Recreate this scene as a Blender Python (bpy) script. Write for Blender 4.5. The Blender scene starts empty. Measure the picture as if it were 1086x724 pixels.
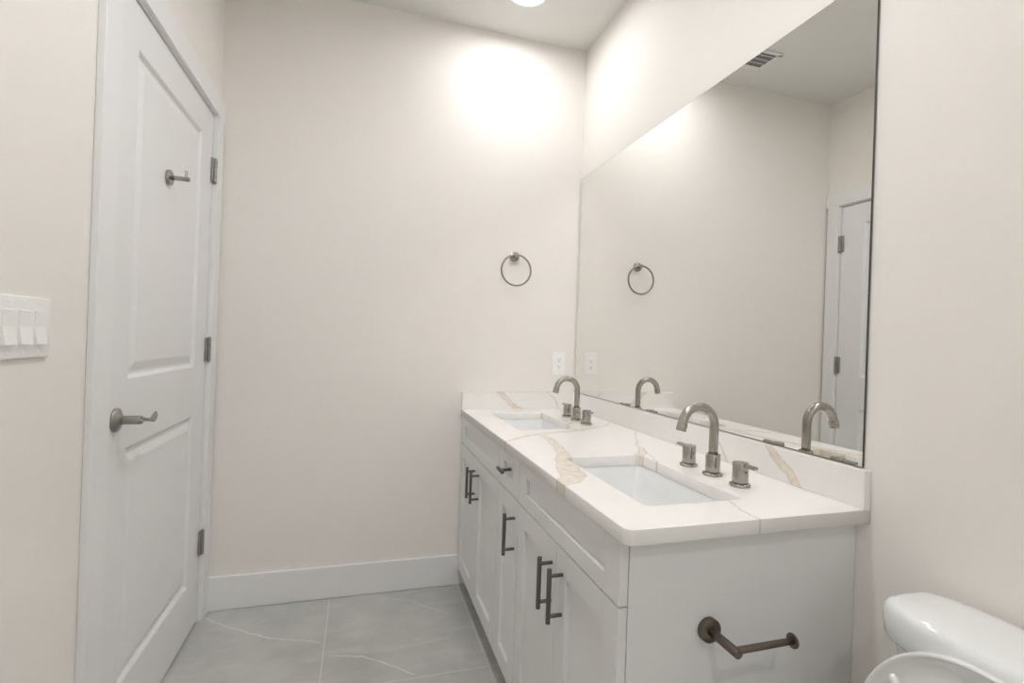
import bpy, bmesh, math, random
from mathutils import Vector, Matrix
random.seed(4)
S = bpy.context.scene
COL = S.collection

# ------------------------------------------------------------ room numbers (metres)
# right wall X=0, back wall Y=0, floor Z=0; the room runs towards -X and -Y
W, H, YF = 1.755, 2.838, -4.10
CT, CTH = 0.89, 0.032            # counter top height, slab thickness
YE, YP = -1.655, -1.622          # counter end, cabinet end
DC, DD, DX = 0.600, 0.621, 0.628 # cabinet box, door face, counter front
MT, MB = 2.141, 0.979            # mirror top and bottom
DH = 2.160                       # door head

# ------------------------------------------------------------ camera
cam_d = bpy.data.cameras.new('camera'); cam = bpy.data.objects.new('camera', cam_d); COL.objects.link(cam)
FPX, CX, CY, YAW, PIT, ROL = 528.144, 542.62, 360.39, -0.2951, 0.0009, 0.0349
CAMP = Vector((-1.1307, -2.5027, 1.2479))
f0 = Vector((-math.sin(YAW), math.cos(YAW), 0)); r0 = Vector((math.cos(YAW), math.sin(YAW), 0)); u0 = Vector((0, 0, 1))
fw = f0*math.cos(PIT) + u0*math.sin(PIT); u1 = u0*math.cos(PIT) - f0*math.sin(PIT)
rr = r0*math.cos(ROL) + u1*math.sin(ROL); uu = u1*math.cos(ROL) - r0*math.sin(ROL)
M3 = Matrix((rr, uu, -fw)).transposed()
cam.matrix_world = Matrix.Translation(CAMP) @ M3.to_4x4()
cam_d.sensor_width = 36; cam_d.sensor_fit = 'HORIZONTAL'
cam_d.lens = FPX/1086*36
cam_d.shift_x = (543-CX)/1086; cam_d.shift_y = (CY-362)/1086
cam_d.clip_start = 0.02
S.camera = cam
S.cycles.caustics_reflective = True; S.cycles.sample_clamp_indirect = 0; S.cycles.blur_glossy = 0
S.cycles.max_bounces = 14; S.cycles.diffuse_bounces = 8; S.cycles.glossy_bounces = 6

# ------------------------------------------------------------ world, exposure, light levels
wd = bpy.data.worlds.new('world'); S.world = wd; wd.use_nodes = True
wd.node_tree.nodes['Background'].inputs[0].default_value = (0.8, 0.85, 0.9, 1)
wd.node_tree.nodes['Background'].inputs[1].default_value = 0.0
S.view_settings.view_transform = 'Standard'; S.view_settings.look = 'None'
S.view_settings.gamma = 1; S.view_settings.use_curve_mapping = False
S.view_settings.exposure = 2.66
LAMP_R = 0.080
LAMPS = [(-0.45, -0.34, 13.5), (-0.92, -1.50, 31), (-1.00, -3.35, 27)]   # x, y, emission strength
WINDOW_GLOW = 0.22               # daylight behind the frosted rear window

# ------------------------------------------------------------ materials
def lin(c): return tuple(((x/255)/12.92 if x/255 <= .04045 else ((x/255+.055)/1.055)**2.4) for x in c) + (1,)
def mat(name, rgb, rough=.5, metal=0, spec=.5, bump=0, bscale=60, coat=0):
    m = bpy.data.materials.new(name); m.use_nodes = True
    n = m.node_tree.nodes; l = m.node_tree.links; b = n['Principled BSDF']
    b.inputs['Base Color'].default_value = lin(rgb); b.inputs['Roughness'].default_value = rough
    b.inputs['Metallic'].default_value = metal; b.inputs['Specular IOR Level'].default_value = spec
    if coat: b.inputs['Coat Weight'].default_value = coat; b.inputs['Coat Roughness'].default_value = .05
    if bump:
        tc = n.new('ShaderNodeTexCoord'); nz = n.new('ShaderNodeTexNoise'); nz.inputs['Scale'].default_value = bscale
        nz.inputs['Detail'].default_value = 4
        bp = n.new('ShaderNodeBump'); bp.inputs['Strength'].default_value = bump; bp.inputs['Distance'].default_value = .002
        l.new(tc.outputs['Object'], nz.inputs['Vector']); l.new(nz.outputs['Fac'], bp.inputs['Height']); l.new(bp.outputs['Normal'], b.inputs['Normal'])
    return m
class G:
    """small node-graph helper"""
    def __init__(s, m): s.n = m.node_tree.nodes; s.l = m.node_tree.links
    def put(s, sock, v):
        if isinstance(v, bpy.types.NodeSocket): s.l.new(v, sock)
        elif v is not None: sock.default_value = v
    def m(s, op, a, b=None, c=None, clamp=False):
        x = s.n.new('ShaderNodeMath'); x.operation = op; x.use_clamp = clamp
        for i, v in enumerate((a, b, c)): s.put(x.inputs[i], v)
        return x.outputs[0]
    def v(s, op, a, b=None, out=0, sc=None):
        x = s.n.new('ShaderNodeVectorMath'); x.operation = op
        s.put(x.inputs[0], a); s.put(x.inputs[1], b)
        if sc is not None: s.put(x.inputs['Scale'], sc)
        return x.outputs[out]
    def noise(s, vec, scale, detail=3, rough=.5, out='Fac'):
        x = s.n.new('ShaderNodeTexNoise'); x.inputs['Scale'].default_value = scale; x.inputs['Detail'].default_value = detail
        x.inputs['Roughness'].default_value = rough; s.l.new(vec, x.inputs['Vector']); return x.outputs[out]
    def mix(s, f, a, b):
        x = s.n.new('ShaderNodeMix'); x.data_type = 'RGBA'; s.put(x.inputs[0], f); s.put(x.inputs[6], a); s.put(x.inputs[7], b); return x.outputs[2]
    def ramp(s, x, lo, hi):
        r = s.n.new('ShaderNodeMapRange'); r.interpolation_type = 'SMOOTHSTEP'; s.put(r.inputs[0], x)
        r.inputs[1].default_value = lo; r.inputs[2].default_value = hi; return r.outputs[0]
    def chains(s, P, chains):
        """signed distance from P to tapered polylines [(x,y,z,r),...]"""
        best = None
        for ch in chains:
            for a, b in zip(ch[:-1], ch[1:]):
                A = Vector(a[:3]); D = Vector(b[:3]) - A; L2 = max(D.dot(D), 1e-8)
                pa = s.v('SUBTRACT', P, tuple(A))
                h = s.m('DIVIDE', s.v('DOT_PRODUCT', pa, tuple(D), out=1), L2, clamp=True)
                q = s.v('SUBTRACT', pa, s.v('SCALE', tuple(D), sc=h))
                d = s.m('SUBTRACT', s.v('LENGTH', q, out=1), s.m('MULTIPLY_ADD', h, b[3]-a[3], a[3]))
                best = d if best is None else s.m('MINIMUM', best, d)
        return best

def quartz(name, veins, thin, flat):
    """white quartz with beige calacatta veins; flat = axis that the veins ignore"""
    m = mat(name, (233, 231, 228), rough=.16, spec=.5)
    g = G(m); b = g.n['Principled BSDF']
    tc = g.n.new('ShaderNodeTexCoord'); P = tc.outputs['Object']
    mask = [1, 1, 1]; mask[flat] = 0
    P = g.v('MULTIPLY', P, tuple(mask))
    w1 = g.v('SCALE', g.v('SUBTRACT', g.noise(P, 9, 3, out='Color'), (.5, .5, .5)), sc=.05)
    w2 = g.v('SCALE', g.v('SUBTRACT', g.noise(P, 60, 3, out='Color'), (.5, .5, .5)), sc=.014)
    Pw = g.v('ADD', g.v('ADD', P, g.v('MULTIPLY', w1, tuple(mask))), g.v('MULTIPLY', w2, tuple(mask)))
    d = g.chains(Pw, veins)
    body = g.m('SUBTRACT', 1.0, g.ramp(d, -.004, .003))
    edge = g.m('SUBTRACT', 1.0, g.ramp(g.m('ABSOLUTE', g.m('ADD', d, .002)), .0005, .0035))
    st = g.ramp(g.noise(g.v('MULTIPLY', Pw, (26, 26, 26)), 1.6, 5, .7), .38, .66)
    vein = g.mix(st, lin((226, 220, 208)), lin((206, 196, 179)))
    vein = g.mix(g.m('MULTIPLY', edge, .55), vein, lin((182, 171, 152)))
    col = g.mix(g.m('MULTIPLY', body, .92), lin((233, 231, 228)), vein)
    if thin:
        dt = g.chains(Pw, thin)
        t = g.m('SUBTRACT', 1.0, g.ramp(dt, -.0005, .003))
        col = g.mix(g.m('MULTIPLY', t, .6), col, lin((178, 168, 150)))
    cloud = g.ramp(g.noise(P, 5, 4), .5, .8)
    col = g.mix(g.m('MULTIPLY', cloud, .25), col, lin((226, 223, 218)))
    g.l.new(col, b.inputs['Base Color'])
    return m

M = {}
M['wall'] = mat('wall_paint', (231, 227, 222), .75, bump=.04, bscale=140)
M['ceiling'] = mat('ceiling_paint', (222, 222, 218), .85, bump=.05, bscale=120)
M['trim'] = mat('trim_paint', (228, 228, 228), .38)
M['door'] = mat('door_paint', (226, 226, 226), .42)
M['cabinet'] = mat('cabinet_paint', (221, 221, 220), .42)
M['kick'] = mat('cabinet_kick', (200, 200, 196), .6)
M['carcass'] = mat('cabinet_inside', (206, 190, 160), .6)
M['plastic'] = mat('white_plastic', (236, 236, 234), .32)
M['slot'] = mat('dark_slot', (38, 36, 34), .6)
M['china'] = mat('vitreous_china', (230, 232, 232), .07, coat=.6)
M['seat'] = mat('seat_plastic', (226, 227, 225), .25)
M['nickel'] = mat('brushed_nickel', (168, 163, 156), .30, metal=1)
M['dark_ring'] = mat('satin_nickel', (138, 134, 128), .3, metal=1)
M['bronze'] = mat('dark_nickel', (118, 109, 100), .32, metal=1)
M['pull'] = mat('pull_metal', (112, 110, 108), .36, metal=1)
M['hinge'] = mat('hinge_metal', (160, 158, 154), .38, metal=1)
M['chrome'] = mat('chrome', (205, 205, 205), .10, metal=1)
M['mirror'] = mat('mirror_silver', (240, 240, 238), .0, metal=1)
M['mirror_edge'] = mat('mirror_edge', (60, 62, 60), .3)
M['dark'] = mat('duct_dark', (150, 150, 148), .8)
lm = bpy.data.materials.new('lamp_lens'); lm.use_nodes = True
def lens(strength):
    m = bpy.data.materials.new('lamp_lens'); m.use_nodes = True; n = m.node_tree.nodes; n.clear()
    e = n.new('ShaderNodeEmission'); e.inputs[0].default_value = (.99, .99, 1, 1); e.inputs[1].default_value = strength
    o = n.new('ShaderNodeOutputMaterial'); m.node_tree.links.new(e.outputs[0], o.inputs[0]); return m
bpy.data.materials.remove(lm)
# brushed streaks for the faucets
def brush(m, sc):
    g = G(m); tc = g.n.new('ShaderNodeTexCoord'); v = g.v('MULTIPLY', tc.outputs['Object'], sc)
    f = g.noise(v, 1.0, 2); r = g.m('MULTIPLY_ADD', f, .20, .17); g.l.new(r, g.n['Principled BSDF'].inputs['Roughness'])
M['nickel'].node_tree.nodes['Principled BSDF'].inputs['Roughness'].default_value = .24

def floor_mat():
    m = mat('grey_tile', (160, 160, 156), .38)
    g = G(m); b = g.n['Principled BSDF']; tc = g.n.new('ShaderNodeTexCoord'); P = tc.outputs['Object']
    sx = g.n.new('ShaderNodeSeparateXYZ'); g.l.new(P, sx.inputs[0])
    def line(c, off, per):
        t = g.m('FRACT', g.m('DIVIDE', g.m('ADD', c, off), per))
        d = g.m('MULTIPLY', g.m('MINIMUM', t, g.m('SUBTRACT', 1.0, t)), per)
        return g.m('SUBTRACT', 1.0, g.ramp(d, .0012, .0024))
    grout = g.m('MAXIMUM', line(sx.outputs[0], 1.228+6.1, .61), line(sx.outputs[1], .665+12.2, 1.22))
    c = g.noise(P, 2.2, 6, .62); c2 = g.noise(g.v('MULTIPLY', P, (3, 9, 1)), 1.6, 5, .6)
    base = g.mix(g.ramp(c, .3, .7), lin((166, 166, 163)), lin((190, 190, 186)))
    base = g.mix(g.m('MULTIPLY', g.ramp(c2, .45, .75), .5), base, lin((200, 200, 196)))
    w = g.v('SCALE', g.v('SUBTRACT', g.noise(P, 14, 3, out='Color'), (.5, .5, .5)), sc=.03)
    Pw = g.v('MULTIPLY', g.v('ADD', P, w), (1, 1, 0))
    d = g.chains(Pw, [[(-1.75, -.05, 0, .001), (-1.62, -.16, 0, .0016), (-1.46, -.275, 0, .0022), (-1.36, -.31, 0, .001), (-1.24, -.37, 0, .0006)],
                      [(-1.20, -.46, 0, .0006), (-1.08, -.49, 0, .0022), (-1.0, -.55, 0, .0016), (-.90, -.645, 0, .0014)],
                      [(-1.0, -.05, 0, .0003), (-.86, -.12, 0, .0008), (-.72, -.26, 0, .0003)],
                      [(-1.10, -.9, 0, .001), (-.95, -1.3, 0, .002), (-.7, -1.7, 0, .001)], [(-1.7, -1.2, 0, .001), (-1.4, -1.9, 0, .002), (-1.3, -2.6, 0, .001)]])
    v = g.m('SUBTRACT', 1.0, g.ramp(d, -.001, .003))
    base = g.mix(g.m('MULTIPLY', v, .75), base, lin((218, 218, 214)))
    col = g.mix(g.m('MULTIPLY', grout, .8), base, lin((212, 211, 206)))
    g.l.new(col, b.inputs['Base Color']); return m
M['tile'] = floor_mat()

# ------------------------------------------------------------ mesh helpers
def bx(bm, x0, x1, y0, y1, z0, z1, bev=0, seg=2, mi=0):
    t = bmesh.new()
    bmesh.ops.create_cube(t, size=1)
    for v in t.verts: v.co = Vector(((x0+x1)/2 + v.co.x*abs(x1-x0), (y0+y1)/2 + v.co.y*abs(y1-y0), (z0+z1)/2 + v.co.z*abs(z1-z0)))
    if bev: bmesh.ops.bevel(t, geom=t.edges[:], offset=bev, segments=seg, profile=.5, affect='EDGES')
    for f in t.faces: f.material_index = mi
    join(bm, t)
def join(bm, t):
    me = bpy.data.meshes.new('tmp'); t.to_mesh(me); t.free(); bm.from_mesh(me); bpy.data.meshes.remove(me)
def frame_of(d):
    d = d.normalized(); a = Vector((0, 0, 1)) if abs(d.z) < .9 else Vector((1, 0, 0))
    x = d.cross(a).normalized(); return x, d.cross(x).normalized()
def lathe(bm, o, axis, prof, n=40, mi=0):
    """prof: [(radius, distance along axis)]; r=0 closes"""
    o = Vector(o); d = Vector(axis).normalized(); x, y = frame_of(d); rings = []
    for r, h in prof:
        c = o + d*h
        if r < 1e-6: rings.append([bm.verts.new(c)])
        else: rings.append([bm.verts.new(c + (x*math.cos(2*math.pi*k/n) + y*math.sin(2*math.pi*k/n))*r) for k in range(n)])
    for A, B in zip(rings[:-1], rings[1:]):
        for k in range(n):
            k2 = (k+1) % n
            if len(A) == 1 and len(B) == 1: continue
            if len(A) == 1: f = bm.faces.new((A[0], B[k2], B[k]))
            elif len(B) == 1: f = bm.faces.new((A[k], A[k2], B[0]))
            else: f = bm.faces.new((A[k], A[k2], B[k2], B[k]))
            f.material_index = mi; f.smooth = True
def cyl(bm, a, b, r, bev=.001, n=32, mi=0):
    a = Vector(a); b = Vector(b); L = (b-a).length; e = min(bev, r*.5, L*.4)
    lathe(bm, a, b-a, [(0, 0), (r-e, 0), (r-e*.3, e*.3), (r, e), (r, L-e), (r-e*.3, L-e*.3), (r-e, L), (0, L)], n, mi)
def tube(bm, pts, rad, n=20, mi=0, cap=True):
    pts = [Vector(p) for p in pts]; rad = rad if isinstance(rad, (list, tuple)) else [rad]*len(pts)
    rings = []; px = None
    for i, p in enumerate(pts):
        d = (pts[min(i+1, len(pts)-1)] - pts[max(i-1, 0)]).normalized()
        if px is None: x, y = frame_of(d)
        else: x = (px - d*px.dot(d)).normalized(); y = d.cross(x)
        px = x; R = rad[i] if isinstance(rad[i], (tuple, list)) else (rad[i], rad[i])
        rings.append([bm.verts.new(p + x*math.cos(2*math.pi*k/n)*R[0] + y*math.sin(2*math.pi*k/n)*R[1]) for k in range(n)])
    for A, B in zip(rings[:-1], rings[1:]):
        for k in range(n):
            f = bm.faces.new((A[k], A[(k+1) % n], B[(k+1) % n], B[k])); f.smooth = True; f.material_index = mi
    if cap:
        bm.faces.new(rings[0][::-1]).material_index = mi; bm.faces.new(rings[-1]).material_index = mi
def loft(bm, rings, close_top=False, close_bottom=False, mi=0, smooth=True):
    vs = [[bm.verts.new(p) for p in r] for r in rings]; n = len(vs[0])
    for A, B in zip(vs[:-1], vs[1:]):
        for k in range(n):
            f = bm.faces.new((A[k], A[(k+1) % n], B[(k+1) % n], B[k])); f.smooth = smooth; f.material_index = mi
    if close_bottom: bm.faces.new(vs[0][::-1]).smooth = smooth
    if close_top: bm.faces.new(vs[-1]).smooth = smooth
def rrect(cx, cy, hx, hy, r, z, seg=8):
    r = min(r, hx, hy); P = []
    for qx, qy, a0 in ((1, 1, 0), (-1, 1, 90), (-1, -1, 180), (1, -1, 270)):
        for k in range(seg+1):
            a = math.radians(a0 + 90*k/seg); P.append(Vector((cx + qx*(hx-r) + r*math.cos(a), cy + qy*(hy-r) + r*math.sin(a), z)))
    return P
def obj(name, bm, m, parent=None, smooth_angle=None, loc=None):
    bmesh.ops.recalc_face_normals(bm, faces=bm.faces[:])
    me = bpy.data.meshes.new(name); bm.to_mesh(me); bm.free()
    for x in (m if isinstance(m, (list, tuple)) else [m]): me.materials.append(x)
    o = bpy.data.objects.new(name, me); COL.objects.link(o)
    if smooth_angle is not None: shade(me, smooth_angle)
    if parent is not None:
        o.parent = parent
        if loc is None:
            pl = Vector(); q = parent
            while q is not None: pl += q.location; q = q.parent
            o.data.transform(Matrix.Translation(-pl))     # geometry is written in room coordinates
    return o
def shade(me, ang=35):
    b = bmesh.new(); b.from_mesh(me)
    for f in b.faces: f.smooth = True
    for e in b.edges:
        if len(e.link_faces) == 2 and e.calc_face_angle(0) > math.radians(ang): e.smooth = False
    b.to_mesh(me); b.free()
def tag(o, label, cat, group=None):
    o['label'] = label; o['category'] = cat
    if group: o['group'] = group
    return o
def thing(name, label, cat, loc, group=None):
    o = bpy.data.objects.new(name, None); COL.objects.link(o); o.location = loc; o.empty_display_size = .05
    return tag(o, label, cat, group)
def struct(name, bm, m, parent=None, **k):
    o = obj(name, bm, m, parent, **k)
    if parent is None: o['kind'] = 'structure'
    return o
def NB(): return bmesh.new()

# ------------------------------------------------------------ room shell
T = .12
DY0, DY1 = -.978, -.098                     # door opening along Y (latch side, hinge side)
b = NB(); bx(b, -W-T, T, YF-T, T, -.10, 0); struct('floor', b, M['tile'])
b = NB(); bx(b, -W-T, T, 0, T, 0, H); struct('wall_back', b, M['wall'])
b = NB(); bx(b, 0, T, YF-T, 0, 0, H); struct('wall_right', b, M['wall'])
b = NB(); wx0, wx1, wz0, wz1 = -1.30, -.62, 1.02, 2.02      # frosted window in the wall behind the camera
bx(b, -W, wx0, YF-T, YF, 0, H); bx(b, wx1, 0, YF-T, YF, 0, H); bx(b, wx0, wx1, YF-T, YF, 0, wz0); bx(b, wx0, wx1, YF-T, YF, wz1, H)
struct('wall_front', b, M['wall'])
win = bpy.data.objects.new('window_1', None); COL.objects.link(win); win.location = ((wx0+wx1)/2, YF, (wz0+wz1)/2); win['kind'] = 'structure'
b = NB(); y0, y1, fw_ = YF-.08, YF-.02, .045
bx(b, wx0, wx0+fw_, y0, y1, wz0, wz1, bev=.002); bx(b, wx1-fw_, wx1, y0, y1, wz0, wz1, bev=.002)
bx(b, wx0+fw_, wx1-fw_, y0, y1, wz0, wz0+fw_, bev=.002); bx(b, wx0+fw_, wx1-fw_, y0, y1, wz1-fw_, wz1, bev=.002)
bx(b, wx0+fw_, wx1-fw_, y0+.01, y1-.01, (wz0+wz1)/2-.015, (wz0+wz1)/2+.015, bev=.002); obj('window_frame', b, M['trim'], win)
gm = bpy.data.materials.new('frosted_daylight'); gm.use_nodes = True; gb = gm.node_tree.nodes['Principled BSDF']
gb.inputs['Base Color'].default_value = lin((225, 232, 238)); gb.inputs['Roughness'].default_value = .4
gb.inputs['Emission Color'].default_value = (.80, .90, 1, 1); gb.inputs['Emission Strength'].default_value = WINDOW_GLOW
b = NB(); bx(b, wx0+.03, wx1-.03, YF-.053, YF-.047, wz0+.03, wz1-.03); obj('pane', b, gm, win)
b = NB()
bx(b, -W-T, -W, YF-T, DY0-.02, 0, H); bx(b, -W-T, -W, DY1+.02, 0, 0, H); bx(b, -W-T, -W, DY0-.02, DY1+.02, DH+.02, H)
struct('wall_left', b, M['wall'])
# ceiling with round cut-outs for the downlights is a plain slab: the fixtures are surface trims
b = NB(); bx(b, -W-T, T, YF-T, T, H, H+.1); struct('ceiling', b, M['ceiling'])
def base_profile(b, x0, x1, y0, y1, axis):
    bx(b, x0, x1, y0, y1, 0, .146, bev=.0025)
b = NB(); bx(b, -W, -.553, -.015, -.0002, 0.001, .151, bev=.003); struct('baseboard_back', b, M['trim'])
b = NB(); bx(b, -.015, -.0002, YF+.001, -1.64, 0.001, .151, bev=.003); struct('baseboard_right', b, M['trim'])
b = NB(); bx(b, -W+.0002, -W+.015, YF+.001, DY0-.105, 0.001, .151, bev=.003); struct('baseboard_left', b, M['trim'])
b = NB(); bx(b, -W+.016, -.016, YF+.0002, YF+.015, 0.001, .151, bev=.003); struct('baseboard_front', b, M['trim'])

# ------------------------------------------------------------ door 1 (left wall)
door = bpy.data.objects.new('door_1', None); COL.objects.link(door); door.location = (-W, (DY0+DY1)/2, 0); door['kind'] = 'structure'
XF = -W - .002                              # face of the leaf
def leaf():
    b = NB(); y0, y1, z0, z1 = DY0+.004, DY1-.003, .013, DH-.006; th = .035
    P = [(-.838, -.247, 1.100, 2.035), (-.838, -.247, .222, .905)]       # panels y0,y1,z0,z1
    def q(ya, yb, za, zb): b.faces.new([b.verts.new((XF, ya, za)), b.verts.new((XF, yb, za)), b.verts.new((XF, yb, zb)), b.verts.new((XF, ya, zb))])
    py0, py1 = P[0][0], P[0][1]
    q(y0, py0, z0, z1); q(py1, y1, z0, z1)
    zs = [z0, P[1][2], P[1][3], P[0][2], P[0][3], z1]
    for i in (0, 2, 4): q(py0, py1, zs[i], zs[i+1])
    for (ya, yb, za, zb) in P:
        rings = []
        for off, dep in ((0, 0), (.004, -.003), (.010, -.0105), (.016, -.0115), (.022, -.0105), (.046, -.002), (.050, -.0015)):
            rings.append([(XF+dep, ya+off, za+off), (XF+dep, yb-off, za+off), (XF+dep, yb-off, zb-off), (XF+dep, ya+off, zb-off)])
        loft(b, rings, close_top=True, smooth=False)
    # edges and back
    c = [(y0, z0), (y1, z0), (y1, z1), (y0, z1)]
    for k in range(4):
        (a, d), (e, f) = c[k], c[(k+1) % 4]
        b.faces.new([b.verts.new(p) for p in ((XF, a, d), (XF, e, f), (XF-th, e, f), (XF-th, a, d))])
    b.faces.new([b.verts.new((XF-th, y, z)) for y, z in c])
    bmesh.ops.remove_doubles(b, verts=b.verts[:], dist=1e-5)
    return obj('door_leaf', b, M['door'], door)
leaf_o = leaf()
b = NB()                                    # jamb, stop and casing
bx(b, -W-T+.001, -W+.001, DY0-.019, DY0, 0.001, DH+.018); bx(b, -W-T+.001, -W+.001, DY1, DY1+.019, 0.001, DH+.018)
bx(b, -W-T+.001, -W+.001, DY0, DY1, DH, DH+.018)
bx(b, -W-.052, -W-.040, DY0, DY0+.012, 0.001, DH); bx(b, -W-.052, -W-.040, DY1-.012, DY1, 0.001, DH); bx(b, -W-.052, -W-.040, DY0, DY1, DH-.012, DH)
obj('door_jamb', b, M['trim'], door)
b = NB(); CW = .088
bx(b, -W+.0003, -W+.018, DY0-.006-CW, DY0-.006, 0.001, DH+.006, bev=.002)
bx(b, -W+.0003, -W+.018, DY1+.006, -.0155, 0.001, DH+.006, bev=.002)
bx(b, -W+.0003, -W+.018, DY0-.006-CW, -.001, DH+.006, DH+.006+CW, bev=.002)
obj('door_casing', b, M['trim'], door)
b = NB(); bx(b, -W-T+.001, -W-.0375, DY0, DY1, .0005, .012, bev=.002); obj('threshold', b, M['trim'], door)
def hinge(z):
    b = NB(); y = DY1-.001; x = -W+.010; h = .100
    for k in range(5): cyl(b, (x, y, z-h/2+k*h/5+.0004), (x, y, z-h/2+(k+1)*h/5-.0004), .0072, .0006, 20)
    cyl(b, (x, y, z-h/2-.004), (x, y, z-h/2), .0045, .001, 16); cyl(b, (x, y, z+h/2), (x, y, z+h/2+.004), .0045, .001, 16)
    bx(b, x-.010, x-.003, y-.022, y+.001, z-h/2, z+h/2, bev=.0006); bx(b, x-.010, x-.003, y-.001, y+.006, z-h/2, z+h/2, bev=.0006)
    return obj('hinge', b, M['hinge'], door)
for z in (1.925, 1.165, .345): hinge(z)
# lever handle
HY, HZ = -.905, .995
b = NB(); lathe(b, (XF, HY, HZ), (1, 0, 0), [(0, 0), (.033, 0), (.033, .004), (.031, .007), (.016, .012), (.0135, .016), (0, .016)], 48)
hd = obj('door_handle', b, M['hinge'], leaf_o)
b = NB(); cyl(b, (XF+.014, HY, HZ), (XF+.062, HY, HZ), .0118, .0015)
cyl(b, (XF+.060, HY-.004, HZ-.003), (XF+.0665, HY-.004, HZ-.003), .006, .002)
cs = []
for k in range(25):
    t = k/24; y = HY - .004 + t*.132
    x = XF + .053 + .004*math.sin(t*math.pi)
    z = HZ + .003 - .014*min(1, t/.6) + (.0 if t < .62 else .006*((t-.62)/.38)**1.5)
    w = .0085 - .0035*min(1, t/.35) if t < .62 else .0050 + .0100*math.sin(min(1, (t-.62)/.30)*math.pi/2)
    if t > .93: w *= math.sqrt(max(.08, 1-((t-.93)/.075)**2))
    cs.append(((x, y, z), (.0042, w)))
tube(b, [c[0] for c in cs], [c[1] for c in cs], 20)
obj('lever', b, M['hinge'], leaf_o)
# robe hook
KY, KZ = -.588, 1.748
hk = thing('robe_hook', 'small brushed nickel robe hook high on the white panel door', 'hook', (XF, KY, KZ))
b = NB(); lathe(b, (XF-.0015, KY, KZ), (1, 0, 0), [(0, 0), (.0245, 0), (.025, .001), (.025, .010), (.024, .011), (0, .011)], 48); obj('rosette', b, M['nickel'], hk)
b = NB(); cyl(b, (XF+.009, KY, KZ), (XF+.062, KY, KZ), .0075, .001); obj('post', b, M['nickel'], hk)
b = NB(); cyl(b, (XF+.052, KY, KZ+.004), (XF+.052, KY, KZ+.028), .0048, .001); obj('peg', b, M['chrome'], hk)

# ------------------------------------------------------------ light switch plate (left wall)
SY, SZ = -1.313, 1.240
sw = thing('light_switch', 'white three-rocker light switch plate on the wall left of the door', 'switch', (-W, SY, SZ))
b = NB(); bx(b, -W, -W+.0065, SY-.083, SY+.083, SZ-.060, SZ+.060, bev=.003, seg=3)
for dy in (-.050, -.003, .044):
    for dz in (-.0485, .0485): cyl(b, (-W+.006, SY+dy, SZ+dz), (-W+.0072, SY+dy, SZ+dz), .003, .0004, 16)
obj('cover_plate', b, M['plastic'], sw, 35)
for dy in (-.050, -.003, .044):
    b = NB(); y0, y1, z0, z1 = SY+dy-.0165, SY+dy+.0165, SZ-.0335, SZ+.0335; x = -W+.006
    pr = [(x, z0), (x+.0075, z0+.001), (x+.0068, z0+.006), (x+.0022, SZ+.002), (x+.0030, z1-.001), (x, z1)]
    A = [b.verts.new((p[0], y0, p[1])) for p in pr]; B = [b.verts.new((p[0], y1, p[1])) for p in pr]
    for k in range(len(pr)): b.faces.new((A[k], A[(k+1) % 6], B[(k+1) % 6], B[k]))
    b.faces.new(A[::-1]); b.faces.new(B)
    obj('rocker', b, M['plastic'], sw)

# ------------------------------------------------------------ outlet (back wall)
OX, OZ = -.101, 1.133
ou = thing('wall_outlet', 'white duplex electrical outlet on the back wall above the backsplash', 'outlet', (OX, 0, OZ))
b = NB(); bx(b, OX-.037, OX+.037, -.006, 0, OZ-.060, OZ+.060, bev=.0028, seg=3)
bx(b, OX-.0168, OX+.0168, -.0072, -.005, OZ-.0335, OZ+.0335, bev=.0006); obj('cover_plate', b, M['plastic'], ou)
for dz in (-.0175, .0175):
    b = NB(); z = OZ+dz
    lathe(b, (OX, -.0068, z), (0, -1, 0), [(0, 0), (.0125, 0), (.0125, .0012), (.012, .0016), (0, .0016)], 32)
    for dx, h in ((-.0055, .0068), (.0055, .0055)): bx(b, OX+dx-.0011, OX+dx+.0011, -.0090, -.0082, z+.003-h/2, z+.003+h/2, mi=1)
    cyl(b, (OX, -.0082, z-.0065), (OX, -.0090, z-.0065), .0024, .0001, 16, mi=1)
    obj('receptacle', b, [M['plastic'], M['slot']], ou)

# ------------------------------------------------------------ towel ring (back wall)
RX, RZ = -.372, 1.688
tr = thing('towel_ring', 'round brushed nickel towel ring hanging on the back wall', 'towel ring', (RX, 0, RZ))
b = NB(); lathe(b, (RX, 0, RZ), (0, -1, 0), [(0, 0), (.0245, 0), (.025, .001), (.025, .009), (.024, .010), (0, .010)], 48); obj('rosette', b, M['nickel'], tr)
b = NB(); cyl(b, (RX, -.009, RZ), (RX, -.052, RZ), .0085, .001); obj('post', b, M['nickel'], tr)
b = NB(); R = .079; pts = []
n = 72
vs = []
for k in range(n):
    a = 2*math.pi*k/n; c = Vector((RX+R*math.sin(a), -.045, RZ-R+.002+R*math.cos(a))); e = Vector((math.sin(a), 0, math.cos(a)))
    vs.append([b.verts.new(c + e*.0046*math.cos(t) + Vector((0, 1, 0))*.0046*math.sin(t)) for t in [2*math.pi*j/14 for j in range(14)]])
for k in range(n):
    for j in range(14): b.faces.new((vs[k][j], vs[(k+1) % n][j], vs[(k+1) % n][(j+1) % 14], vs[k][(j+1) % 14])).smooth = True
obj('ring', b, M['dark_ring'], tr)

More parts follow.
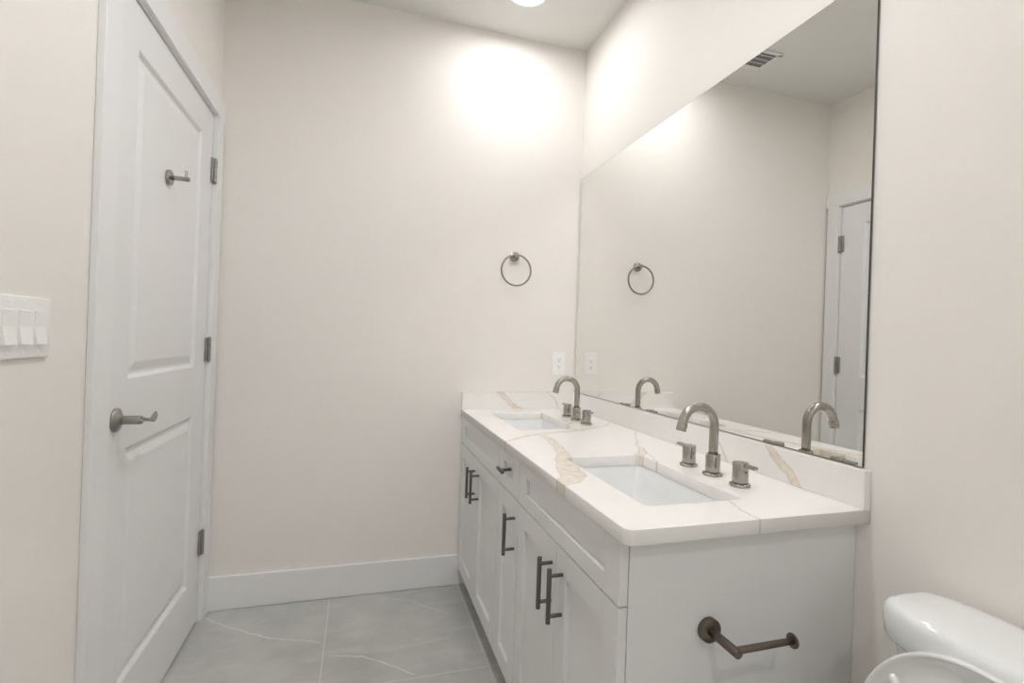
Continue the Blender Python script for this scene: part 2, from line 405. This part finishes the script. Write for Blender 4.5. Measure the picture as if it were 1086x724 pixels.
# ------------------------------------------------------------ vanity cabinets
def shaker(b, y0, y1, z0, z1, sw=.062, rt=.062, rb=.062):
    """five-piece shaker front between y0<y1, outer face at X=-DD"""
    x0, x1 = -DD, -DC-.001; e = .0005; g = .0008
    bx(b, x0, x1, y0, y0+sw, z0, z1, bev=e, seg=1); bx(b, x0, x1, y1-sw, y1, z0, z1, bev=e, seg=1)
    bx(b, x0, x1, y0+sw+g, y1-sw-g, z1-rt, z1, bev=.0004, seg=1); bx(b, x0, x1, y0+sw+g, y1-sw-g, z0, z0+rb, bev=.0004, seg=1)
    bx(b, x0+.012, x1, y0+sw-.002, y1-sw+.002, z0+rb-.002, z1-rt+.002)
def pull(parent, y, z0=.541, z1=.678):
    b = NB(); X = -DD-.036
    cyl(b, (X, y, z0), (X, y, z1), .0062, .001, 24)
    for z in (z0+.018, z1-.018): cyl(b, (-DD+.0005, y, z), (X, y, z), .0048, .0005, 20)
    return obj('handle', b, M['pull'], parent)
TOPZ = CT-CTH
def cabinet(label, y0, y1, end=None):
    """y0 nearer the camera; carcass of boards, open at the top below the counter"""
    c = thing('vanity_cabinet', label, 'cabinet', (-.30, (y0+y1)/2, 0), 'cabinet units of the double vanity')
    b = NB(); t = .016
    for (a, d) in ((y0, y0+t), (y1-t, y1)):
        bx(b, -DC, -.001, a, d, .09, TOPZ, bev=.0006, seg=1); bx(b, -.551, -.001, a, d, .001, .0902)
    bx(b, -.560, -.006, y0+t, y1-t, .09, .106); bx(b, -.012, -.001, y0+t, y1-t, .106, TOPZ)
    bx(b, -DC, -.575, y0+t, y1-t, .09, .106); bx(b, -DC, -.582, y0+t, y1-t, .700, .735); bx(b, -DC, -.582, y0+t, y1-t, TOPZ-.02, TOPZ)
    obj('cabinet_body', b, M['cabinet'], c)
    b = NB(); bx(b, -.551, -.539, y0+t, y1-t, .001, .089); obj('toe_kick', b, M['kick'], c)
    return c
Z0, ZS = .095, .722
c1 = cabinet('white shaker vanity cabinet at the far end against the back wall', -.716, -.004)
b = NB(); shaker(b, -.714, -.006, ZS+.002, TOPZ-.004, .066, .036, .043); obj('false_front', b, M['cabinet'], c1)
b = NB(); shaker(b, -.366, -.006, Z0, ZS-.002); d = obj('cabinet_door', b, M['cabinet'], c1); pull(d, -.334)
b = NB(); shaker(b, -.714, -.369, Z0, ZS-.002); d = obj('cabinet_door', b, M['cabinet'], c1); pull(d, -.412)
c2 = cabinet('narrow white middle vanity cabinet with one small drawer over one door', -.966, -.718)
b = NB(); shaker(b, -.964, -.720, ZS+.002, TOPZ-.004, .062, .036, .043)
bx(b, -.598, -.20, -.945, -.740, .745, .755); 
d = obj('drawer', b, M['cabinet'], c2)
b = NB(); X = -DD-.030; cyl(b, (X, -.872, .797), (X, -.808, .797), .0065, .001, 24); cyl(b, (-DD+.009, -.840, .797), (X, -.840, .797), .0055, .0005, 20)
obj('knob', b, M['pull'], d)
b = NB(); shaker(b, -.964, -.720, Z0, ZS-.002); d = obj('cabinet_door', b, M['cabinet'], c2); pull(d, -.933)
c3 = cabinet('white shaker vanity cabinet nearest the toilet with exposed end panel', YP, -.968)
b = NB(); shaker(b, YP+.002, -.970, ZS+.002, TOPZ-.004, .066, .036, .043); obj('false_front', b, M['cabinet'], c3)
b = NB(); shaker(b, -1.295, -.970, Z0, ZS-.002); d = obj('cabinet_door', b, M['cabinet'], c3); pull(d, -1.268)
b = NB(); shaker(b, YP+.002, -1.298, Z0, ZS-.002); d = obj('cabinet_door', b, M['cabinet'], c3); pull(d, -1.340)

# ------------------------------------------------------------ counter, backsplashes
SINKS = [(-.378, -.378), (-.378, -1.305)]; SHX, SHY = .132, .228
def slab():
    cu = bpy.data.curves.new('c', 'CURVE'); cu.dimensions = '2D'; cu.fill_mode = 'BOTH'; cu.extrude = CTH/2-.0015; cu.bevel_depth = .0015; cu.bevel_resolution = 1; cu.offset = -.0015
    def sp(pts):
        s = cu.splines.new('POLY'); s.points.add(len(pts)-1); s.use_cyclic_u = True
        for p, q in zip(s.points, pts): p.co = (q[0], q[1], 0, 1)
    r = .022; o = [(-.0005, -.0005), (-DX, -.0005)]
    for k in range(9):
        a = math.radians(180+90*k/8); o.append((-DX+r+r*math.cos(a), YE+r+r*math.sin(a)))
    o.append((-.0005, YE)); sp(o)
    for sx, sy in SINKS: sp([(p.x, p.y) for p in rrect(sx, sy, SHX, SHY, .014, 0, 5)])
    t = bpy.data.objects.new('t', cu); COL.objects.link(t); bpy.context.view_layer.update()
    dg = bpy.context.evaluated_depsgraph_get(); me = bpy.data.meshes.new_from_object(t.evaluated_get(dg))
    bpy.data.objects.remove(t); me.transform(Matrix.Translation((0, 0, CT-CTH/2)))
    me.name = 'countertop'; o = bpy.data.objects.new('countertop', me); COL.objects.link(o); return o, me
top, me = slab()
q_top = quartz('quartz_top', [
    [(-.665, -.84, 0, .006), (-.57, -.77, 0, .009), (-.46, -.70, 0, .015), (-.36, -.665, 0, .016), (-.25, -.63, 0, .015), (-.17, -.60, 0, .010), (-.10, -.545, 0, .006), (-.03, -.47, 0, .002)],
    [(-.44, -.69, 0, .010), (-.455, -.80, 0, .019), (-.475, -.95, 0, .018), (-.510, -1.07, 0, .026), (-.540, -1.17, 0, .038), (-.572, -1.26, 0, .040), (-.585, -1.30, 0, .030), (-.64, -1.335, 0, .022)],
    [(-.17, -.93, 0, .002), (-.185, -.985, 0, .013), (-.215, -1.045, 0, .016), (-.25, -1.075, 0, .018)],
    [(-.215, -.45, 0, .006), (-.24, -.49, 0, .012)], [(-.235, -.155, 0, .005), (-.25, -.17, 0, .011)]],
    [[(-.03, -.70, 0, .0008), (-.10, -.80, 0, .0012), (-.17, -.93, 0, .002)],
     [(-.19, -1.00, 0, .001), (-.225, -1.12, 0, .0012), (-.245, -1.17, 0, .0020)],
     [(-.265, -1.46, 0, .0008), (-.30, -1.56, 0, .0012), (-.31, -1.70, 0, .0016)],
     [(-.64, -.18, 0, .0003), (-.56, -.20, 0, .0006), (-.50, -.30, 0, .0003)]], 2)
me.materials.clear(); me.materials.append(q_top)
tag(top, 'long white quartz countertop with beige veins on the white vanity', 'countertop')
q_side = quartz('quartz_side', [
    [(0, -1.375, .985, .016), (0, -1.405, .950, .013), (0, -1.450, .915, .016), (0, -1.485, .880, .013)],
    ], [[(0, -1.150, .975, .0008), (0, -1.19, .92, .0010), (0, -1.225, .878, .0010)], [(0, -.10, .975, .0007), (0, -.13, .93, .0009), (0, -.155, .88, .0009)]], 0)
q_back = quartz('quartz_back', [
    [(-.452, 0, .990, .012), (-.405, 0, .960, .011), (-.375, 0, .925, .013), (-.330, 0, .897, .014), (-.310, 0, .89, .012)],
    ], [[(-.165, 0, .975, .0009), (-.13, 0, .945, .0011), (-.115, 0, .91, .0011), (-.105, 0, .885, .0009)]], 1)
b = NB(); bx(b, -.0205, -.0005, YE+.001, -.0215, CT+.0002, MB, bev=.0012, seg=2); o = obj('backsplash', b, q_side)
tag(o, 'long white quartz backsplash with beige vein beneath the mirror', 'backsplash')
b = NB(); bx(b, -DX+.002, -.0005, -.0205, -.0005, CT+.0002, MB, bev=.0012, seg=2); o = obj('backsplash', b, q_back)
tag(o, 'short white quartz backsplash across the back wall behind the far sink', 'backsplash')

# ------------------------------------------------------------ sinks
def sink(cx, cy, label):
    s = thing('undermount_sink', label, 'sink', (cx, cy, TOPZ-.001), 'undermount basins in the vanity')
    b = NB(); hx, hy = SHX+.004, SHY+.004; z = TOPZ-.0008; R = []
    R.append(rrect(cx, cy, hx+.022, hy+.022, .030, z-.012)); R.append(rrect(cx, cy, hx+.022, hy+.022, .030, z))
    R.append(rrect(cx, cy, hx, hy, .020, z)); R.append(rrect(cx, cy, hx-.003, hy-.003, .022, z-.006))
    R.append(rrect(cx, cy, hx-.008, hy-.012, .030, z-.06)); R.append(rrect(cx, cy, hx-.014, hy-.026, .038, z-.115))
    R.append(rrect(cx, cy, hx-.022, hy-.038, .045, z-.128)); R.append(rrect(cx, cy, hx-.036, hy-.055, .048, z-.136))
    R.append(rrect(cx, cy, hx-.070, hy-.100, .05, z-.140)); R.append(rrect(cx, cy, .0235, .0235, .0235, z-.144))
    R.append(rrect(cx, cy, .0225, .0225, .0225, z-.160)); R.append(rrect(cx, cy, .035, .035, .035, z-.160))
    R.append(rrect(cx, cy, hx-.020, hy-.045, .05, z-.150)); R.append(rrect(cx, cy, hx-.002, hy-.012, .04, z-.120)); R.append(rrect(cx, cy, hx+.004, hy+.004, .03, z-.014))
    R.append(rrect(cx, cy, hx+.022, hy+.022, .030, z-.012))
    loft(b, R); bmesh.ops.remove_doubles(b, verts=b.verts[:], dist=1e-6)
    obj('basin', b, M['china'], s, 50)
    b = NB(); lathe(b, (cx, cy, z-.1445), (0, 0, 1), [(0, -.012), (.0215, -.012), (.0215, 0), (.0300, .0005), (.0305, .0020), (.022, .0032), (.019, .0010), (.0175, .0010), (.0170, .0050), (.012, .0065), (0, .007)], 40)
    obj('drain', b, M['chrome'], s)
    b = NB(); ex = cx - hx + .0065; lathe(b, (ex, cy, z-.035), (1, 0, .10), [(0, 0), (.011, 0), (.011, .002), (.0085, .0025), (.0080, .0008), (0, .0008)], 32); obj('overflow_ring', b, M['chrome'], s)
    return s
sink(*SINKS[0], 'white rectangular undermount sink in the far end of the counter')
sink(*SINKS[1], 'white rectangular undermount sink nearest the camera, beside the large beige vein')

# ------------------------------------------------------------ faucets
def faucet(x, y, label):
    f = thing('bathroom_faucet', label, 'faucet', (x, y, CT), 'gooseneck faucets on the vanity')
    Z = CT+.0001
    b = NB(); r = .0125; cx, cz, R = x-.052, Z+.140, .052
    pts = [(x, y, Z+.055), (x, y, Z+.08), (x, y, Z+.11)] + [(cx+R*math.cos(a), y, cz+R*math.sin(a)) for a in [math.radians(172*k/32) for k in range(33)]]
    a = math.radians(172); e = Vector(pts[-1]); d = Vector((-math.sin(a), 0, math.cos(a)));
    pts.append(tuple(e+d*.004))
    tube(b, pts, r, 28); sp = obj('spout', b, M['nickel'], f)
    tip = e + Vector((-.004, 0, 0)); b = NB()
    d2 = Vector((-.26, 0, -1)).normalized(); cyl(b, e+d*.001, e+d*.001+d2*.021, .0138, .0012, 32)
    obj('aerator', b, M['nickel'], sp)
    b = NB(); cyl(b, (x, y, Z+.0085), (x, y, Z+.060), .0195, .0012, 40); obj('collar', b, M['nickel'], sp)
    b = NB(); lathe(b, (x, y, Z), (0, 0, 1), [(0, 0), (.0265, 0), (.027, .001), (.027, .006), (.026, .007), (.0185, .0072), (.0185, .009), (0, .009)], 44); obj('base_ring', b, M['nickel'], sp)
    for sy in (-1, 1):
        yy = y + sy*.106
        b = NB(); lathe(b, (x, yy, Z), (0, 0, 1), [(0, 0), (.0255, 0), (.026, .001), (.026, .006), (.025, .007), (.0175, .0072), (.0175, .0095), (0, .0095)], 44)
        ring = b
        b2 = NB(); cyl(b2, (x, yy, Z+.009), (x, yy, Z+.062), .0195, .0012, 40)
        h = obj('faucet_handle', b2, M['nickel'], f)
        obj('base_ring', ring, M['nickel'], h)
        b = NB(); ya, yb = (yy+sy*.004, yy+sy*.053); bx(b, x-.0070, x+.0070, min(ya, yb), max(ya, yb), Z+.0535, Z+.0612, bev=.0010)
        obj('lever', b, M['nickel'], h)
        b = NB(); cyl(b, (x, yy-.0185, Z+.040), (x, yy-.0203, Z+.040), .0022, .0002, 14); obj('set_screw', b, M['slot'], h)
    return f
faucet(-.165, -.395, 'brushed nickel gooseneck faucet behind the far sink by the outlet')
faucet(-.172, -1.332, 'brushed nickel gooseneck faucet behind the sink nearest the camera')

# ------------------------------------------------------------ mirror
b = NB(); x1 = -.0006; x0 = -.0060
bx(b, x0, x1, -1.637, -.004, MB+.0015, MT, bev=.0018, seg=1, mi=1)
for f in b.faces:
    if f.calc_center_median().x < x0+1e-5: f.material_index = 0
o = obj('wall_mirror', b, [M['mirror'], M['mirror_edge']]); tag(o, 'large frameless wall mirror above the double vanity', 'mirror')

# ------------------------------------------------------------ toilet paper holder on the end panel
PX, PZ = -.409, .655
tp = thing('toilet_paper_holder', 'empty dark nickel toilet paper holder on the vanity end panel', 'paper holder', (PX, YP, PZ))
b = NB(); lathe(b, (PX, YP+.0002, PZ), (0, -1, 0), [(0, 0), (.0245, 0), (.025, .001), (.025, .012), (.024, .013), (0, .013)], 48); obj('rosette', b, M['bronze'], tp)
b = NB(); cyl(b, (PX, YP-.012, PZ), (PX, YP-.092, PZ), .0095, .0012); obj('post', b, M['bronze'], tp)
b = NB(); cyl(b, (PX+.004, YP-.080, PZ), (PX+.143, YP-.080, PZ), .0068, .0008)
cyl(b, (PX+.142, YP-.080, PZ), (PX+.1455, YP-.080, PZ), .0150, .0008, 36); obj('bar', b, M['bronze'], tp)

# ------------------------------------------------------------ toilet
TY = -1.992
to = thing('toilet', 'white two-piece toilet with lid raised beside the vanity', 'toilet', (-.35, TY, 0))
def dsec(xb, xf, hw, z, bow=.03, n=40, r=.03):
    """D-shaped tank section: flat at the wall (xb), bowed at the front (xf)"""
    P = []
    for k in range(n):
        a = 2*math.pi*k/n; c, s = math.cos(a), math.sin(a)
        ex = 2/5.0; px = math.copysign(abs(c)**ex, c); py = math.copysign(abs(s)**ex, s)
        X = (xb+xf)/2 + px*(xb-xf)/2
        if px < 0: X += bow*(py*py)*(-px)
        P.append(Vector((X, TY-.006+py*(hw-.006), z)))
    return P
b = NB()
loft(b, [dsec(-.030, -.150, .165, .385), dsec(-.026, -.160, .178, .42), dsec(-.022, -.168, .196, .60), dsec(-.020, -.176, .200, .712), dsec(-.03, -.16, .19, .713)], True, True)
tk = obj('tank', b, M['china'], to, 60)
b = NB()
loft(b, [dsec(-.024, -.178, .196, .7125, .02), dsec(-.016, -.188, .206, .7135, .022), dsec(-.013, -.193, .211, .720, .024), dsec(-.012, -.196, .213, .750, .024), dsec(-.012, -.1955, .2125, .766, .024), dsec(-.014, -.193, .210, .775, .024), dsec(-.019, -.188, .205, .781, .024), dsec(-.028, -.178, .195, .7845, .024), dsec(-.05, -.15, .16, .7865, .02), dsec(-.09, -.11, .06, .787, .005)], True, True)
obj('tank_lid', b, M['china'], to, 80)
b = NB(); cyl(b, (-.080, TY-.020, .7855), (-.080, TY-.020, .791), .022, .002); obj('flush_button', b, M['chrome'], to)
def oval(cx, a_f, a_b, hw, z, n=48, p=2.3):
    P = []
    for k in range(n):
        t = 2*math.pi*k/n; c, s = math.cos(t), math.sin(t); ex = 2/p
        P.append(Vector((cx - math.copysign(abs(c)**ex, c)*(a_f if c > 0 else a_b), TY+math.copysign(abs(s)**ex, s)*hw, z)))
    return P
b = NB()
loft(b, [oval(-.36, .20, .30, .105, .001), oval(-.36, .20, .30, .105, .03), oval(-.36, .19, .29, .095, .10), oval(-.38, .19, .27, .10, .20), oval(-.41, .23, .25, .15, .29), oval(-.43, .255, .25, .178, .35), oval(-.43, .265, .26, .186, .375), oval(-.43, .262, .26, .184, .388),
         oval(-.43, .225, .16, .145, .389), oval(-.43, .215, .14, .135, .36), oval(-.43, .17, .10, .10, .27), oval(-.42, .08, .06, .05, .20)], True, True)
bx(b, -.20, -.02, TY-.13, TY+.13, .30, .386, bev=.02, seg=4)
obj('bowl', b, M['china'], to, 60)
b = NB()                                    # seat ring, down on the bowl
loft(b, [oval(-.445, .255, .205, .182, .3905), oval(-.445, .262, .21, .188, .398), oval(-.445, .255, .205, .182, .409), oval(-.445, .20, .15, .128, .409), oval(-.445, .192, .142, .12, .398), oval(-.445, .20, .15, .128, .3905), oval(-.445, .255, .205, .182, .3905)])
obj('seat', b, M['seat'], to, 60)
# raised lid: an upright oval dish, rim towards the room
LX, LZ0, LH, LW = -.225, .415, .350, .194
def lring(off, x):
    P = []
    for k in range(64):
        t = 2*math.pi*k/64; c, s = math.cos(t), math.sin(t)
        zc = LZ0 + .13; up = LH-.13-off; dn = .13-off; hw = LW-off
        ex = 2/2.15 if c > 0 else 2/4.0
        z = zc + (up if c > 0 else dn)*math.copysign(abs(c)**ex, c); y = TY + hw*math.copysign(abs(s)**ex, s)
        P.append(Vector((x - .00*(z-LZ0) + .035*(z-LZ0)/LH, y, z)))
    return P
b = NB()
loft(b, [lring(.02, LX+.010), lring(.004, LX+.006), lring(0, LX), lring(.0003, LX-.008), lring(.0018, LX-.0110), lring(.004, LX-.0120), lring(.0062, LX-.0110), lring(.008, LX-.008), lring(.0105, LX-.001), lring(.016, LX+.0018), lring(.024, LX+.002)], True, True)
lid = obj('lid', b, M['seat'], to, 60)
for sy in (-1, 1):
    b = NB(); z = .668
    pts = [(LX+.022-.001, TY+sy*(.130-.0), z+.022)]
    A = Vector((LX+.014, TY+sy*.131, z+.014)); B = Vector((LX+.012, TY+sy*.112, z-.020))
    pp = [A.lerp(B, k/8) for k in range(9)]
    tube(b, pp, [(.0035, .0035)]+[(.0065, .0065)]+[(.0072, .0072)]*5+[(.0065, .0065), (.0035, .0035)], 16)
    obj('bumper', b, M['plastic'], lid)
for sy in (-1, 1):
    b = NB(); cyl(b, (-.215, TY+sy*.07-.02, .405), (-.215, TY+sy*.07+.02, .405), .012, .003); obj('lid_hinge', b, M['seat'], to)

# ------------------------------------------------------------ ceiling vent
VX, VY = -.87, -.27
ve = thing('ceiling_vent', 'white louvred ceiling vent seen in the mirror', 'vent', (VX, VY, H))
vx0, vx1, vy0, vy1 = VX-.135, VX+.135, VY-.085, VY+.085
b = NB(); z0, z1 = H-.010, H-.0005; fwid = .022
bx(b, vx0, vx1, vy0, vy0+fwid, z0, z1, bev=.003); bx(b, vx0, vx1, vy1-fwid, vy1, z0, z1, bev=.003)
bx(b, vx0, vx0+fwid, vy0+.004, vy1-.004, z0, z1, bev=.003); bx(b, vx1-fwid, vx1, vy0+.004, vy1-.004, z0, z1, bev=.003); obj('vent_frame', b, M['trim'], ve)
b = NB(); bx(b, vx0+fwid, vx1-fwid, vy0+fwid, vy1-fwid, H-.002, H-.0006); obj('duct_opening', b, M['dark'], ve)
for k in range(4):
    y = vy0+fwid+.010+k*(vy1-vy0-2*fwid-.012)/3.2
    b = NB(); pr = [(y, z0+.0005), (y+.012, z1-.003), (y+.014, z1-.003), (y+.0025, z0+.0005)]
    A = [b.verts.new((vx0+fwid, p[0], p[1])) for p in pr]; B = [b.verts.new((vx1-fwid, p[0], p[1])) for p in pr]
    for i in range(4): b.faces.new((A[i], A[(i+1) % 4], B[(i+1) % 4], B[i]))
    b.faces.new(A[::-1]); b.faces.new(B); obj('louvre', b, M['trim'], ve)

# ------------------------------------------------------------ recessed downlights
NAMES = ['round recessed ceiling light over the far sink near the back corner',
         'round recessed ceiling light near the middle of the room above the nearer sink',
         'round recessed ceiling light above the camera end of the room']
for (x, y, e), lab in zip(LAMPS, NAMES):
    dl = thing('ceiling_downlight', lab, 'ceiling light', (x, y, H), 'recessed ceiling lights')
    b = NB(); r = LAMP_R
    lathe(b, (x, y, H-.0003), (0, 0, -1), [(r+.001, 0), (r+.022, 0), (r+.022, .002), (r+.018, .006), (r+.006, .009), (r+.0005, .006), (r+.001, 0)], 48); obj('trim_ring', b, M['plastic'], dl)
    b = NB(); lathe(b, (x, y, H-.0006), (0, 0, -1), [(0, 0), (r, 0), (r, .002), (0, .002)], 48); obj('lens', b, lens(e), dl)
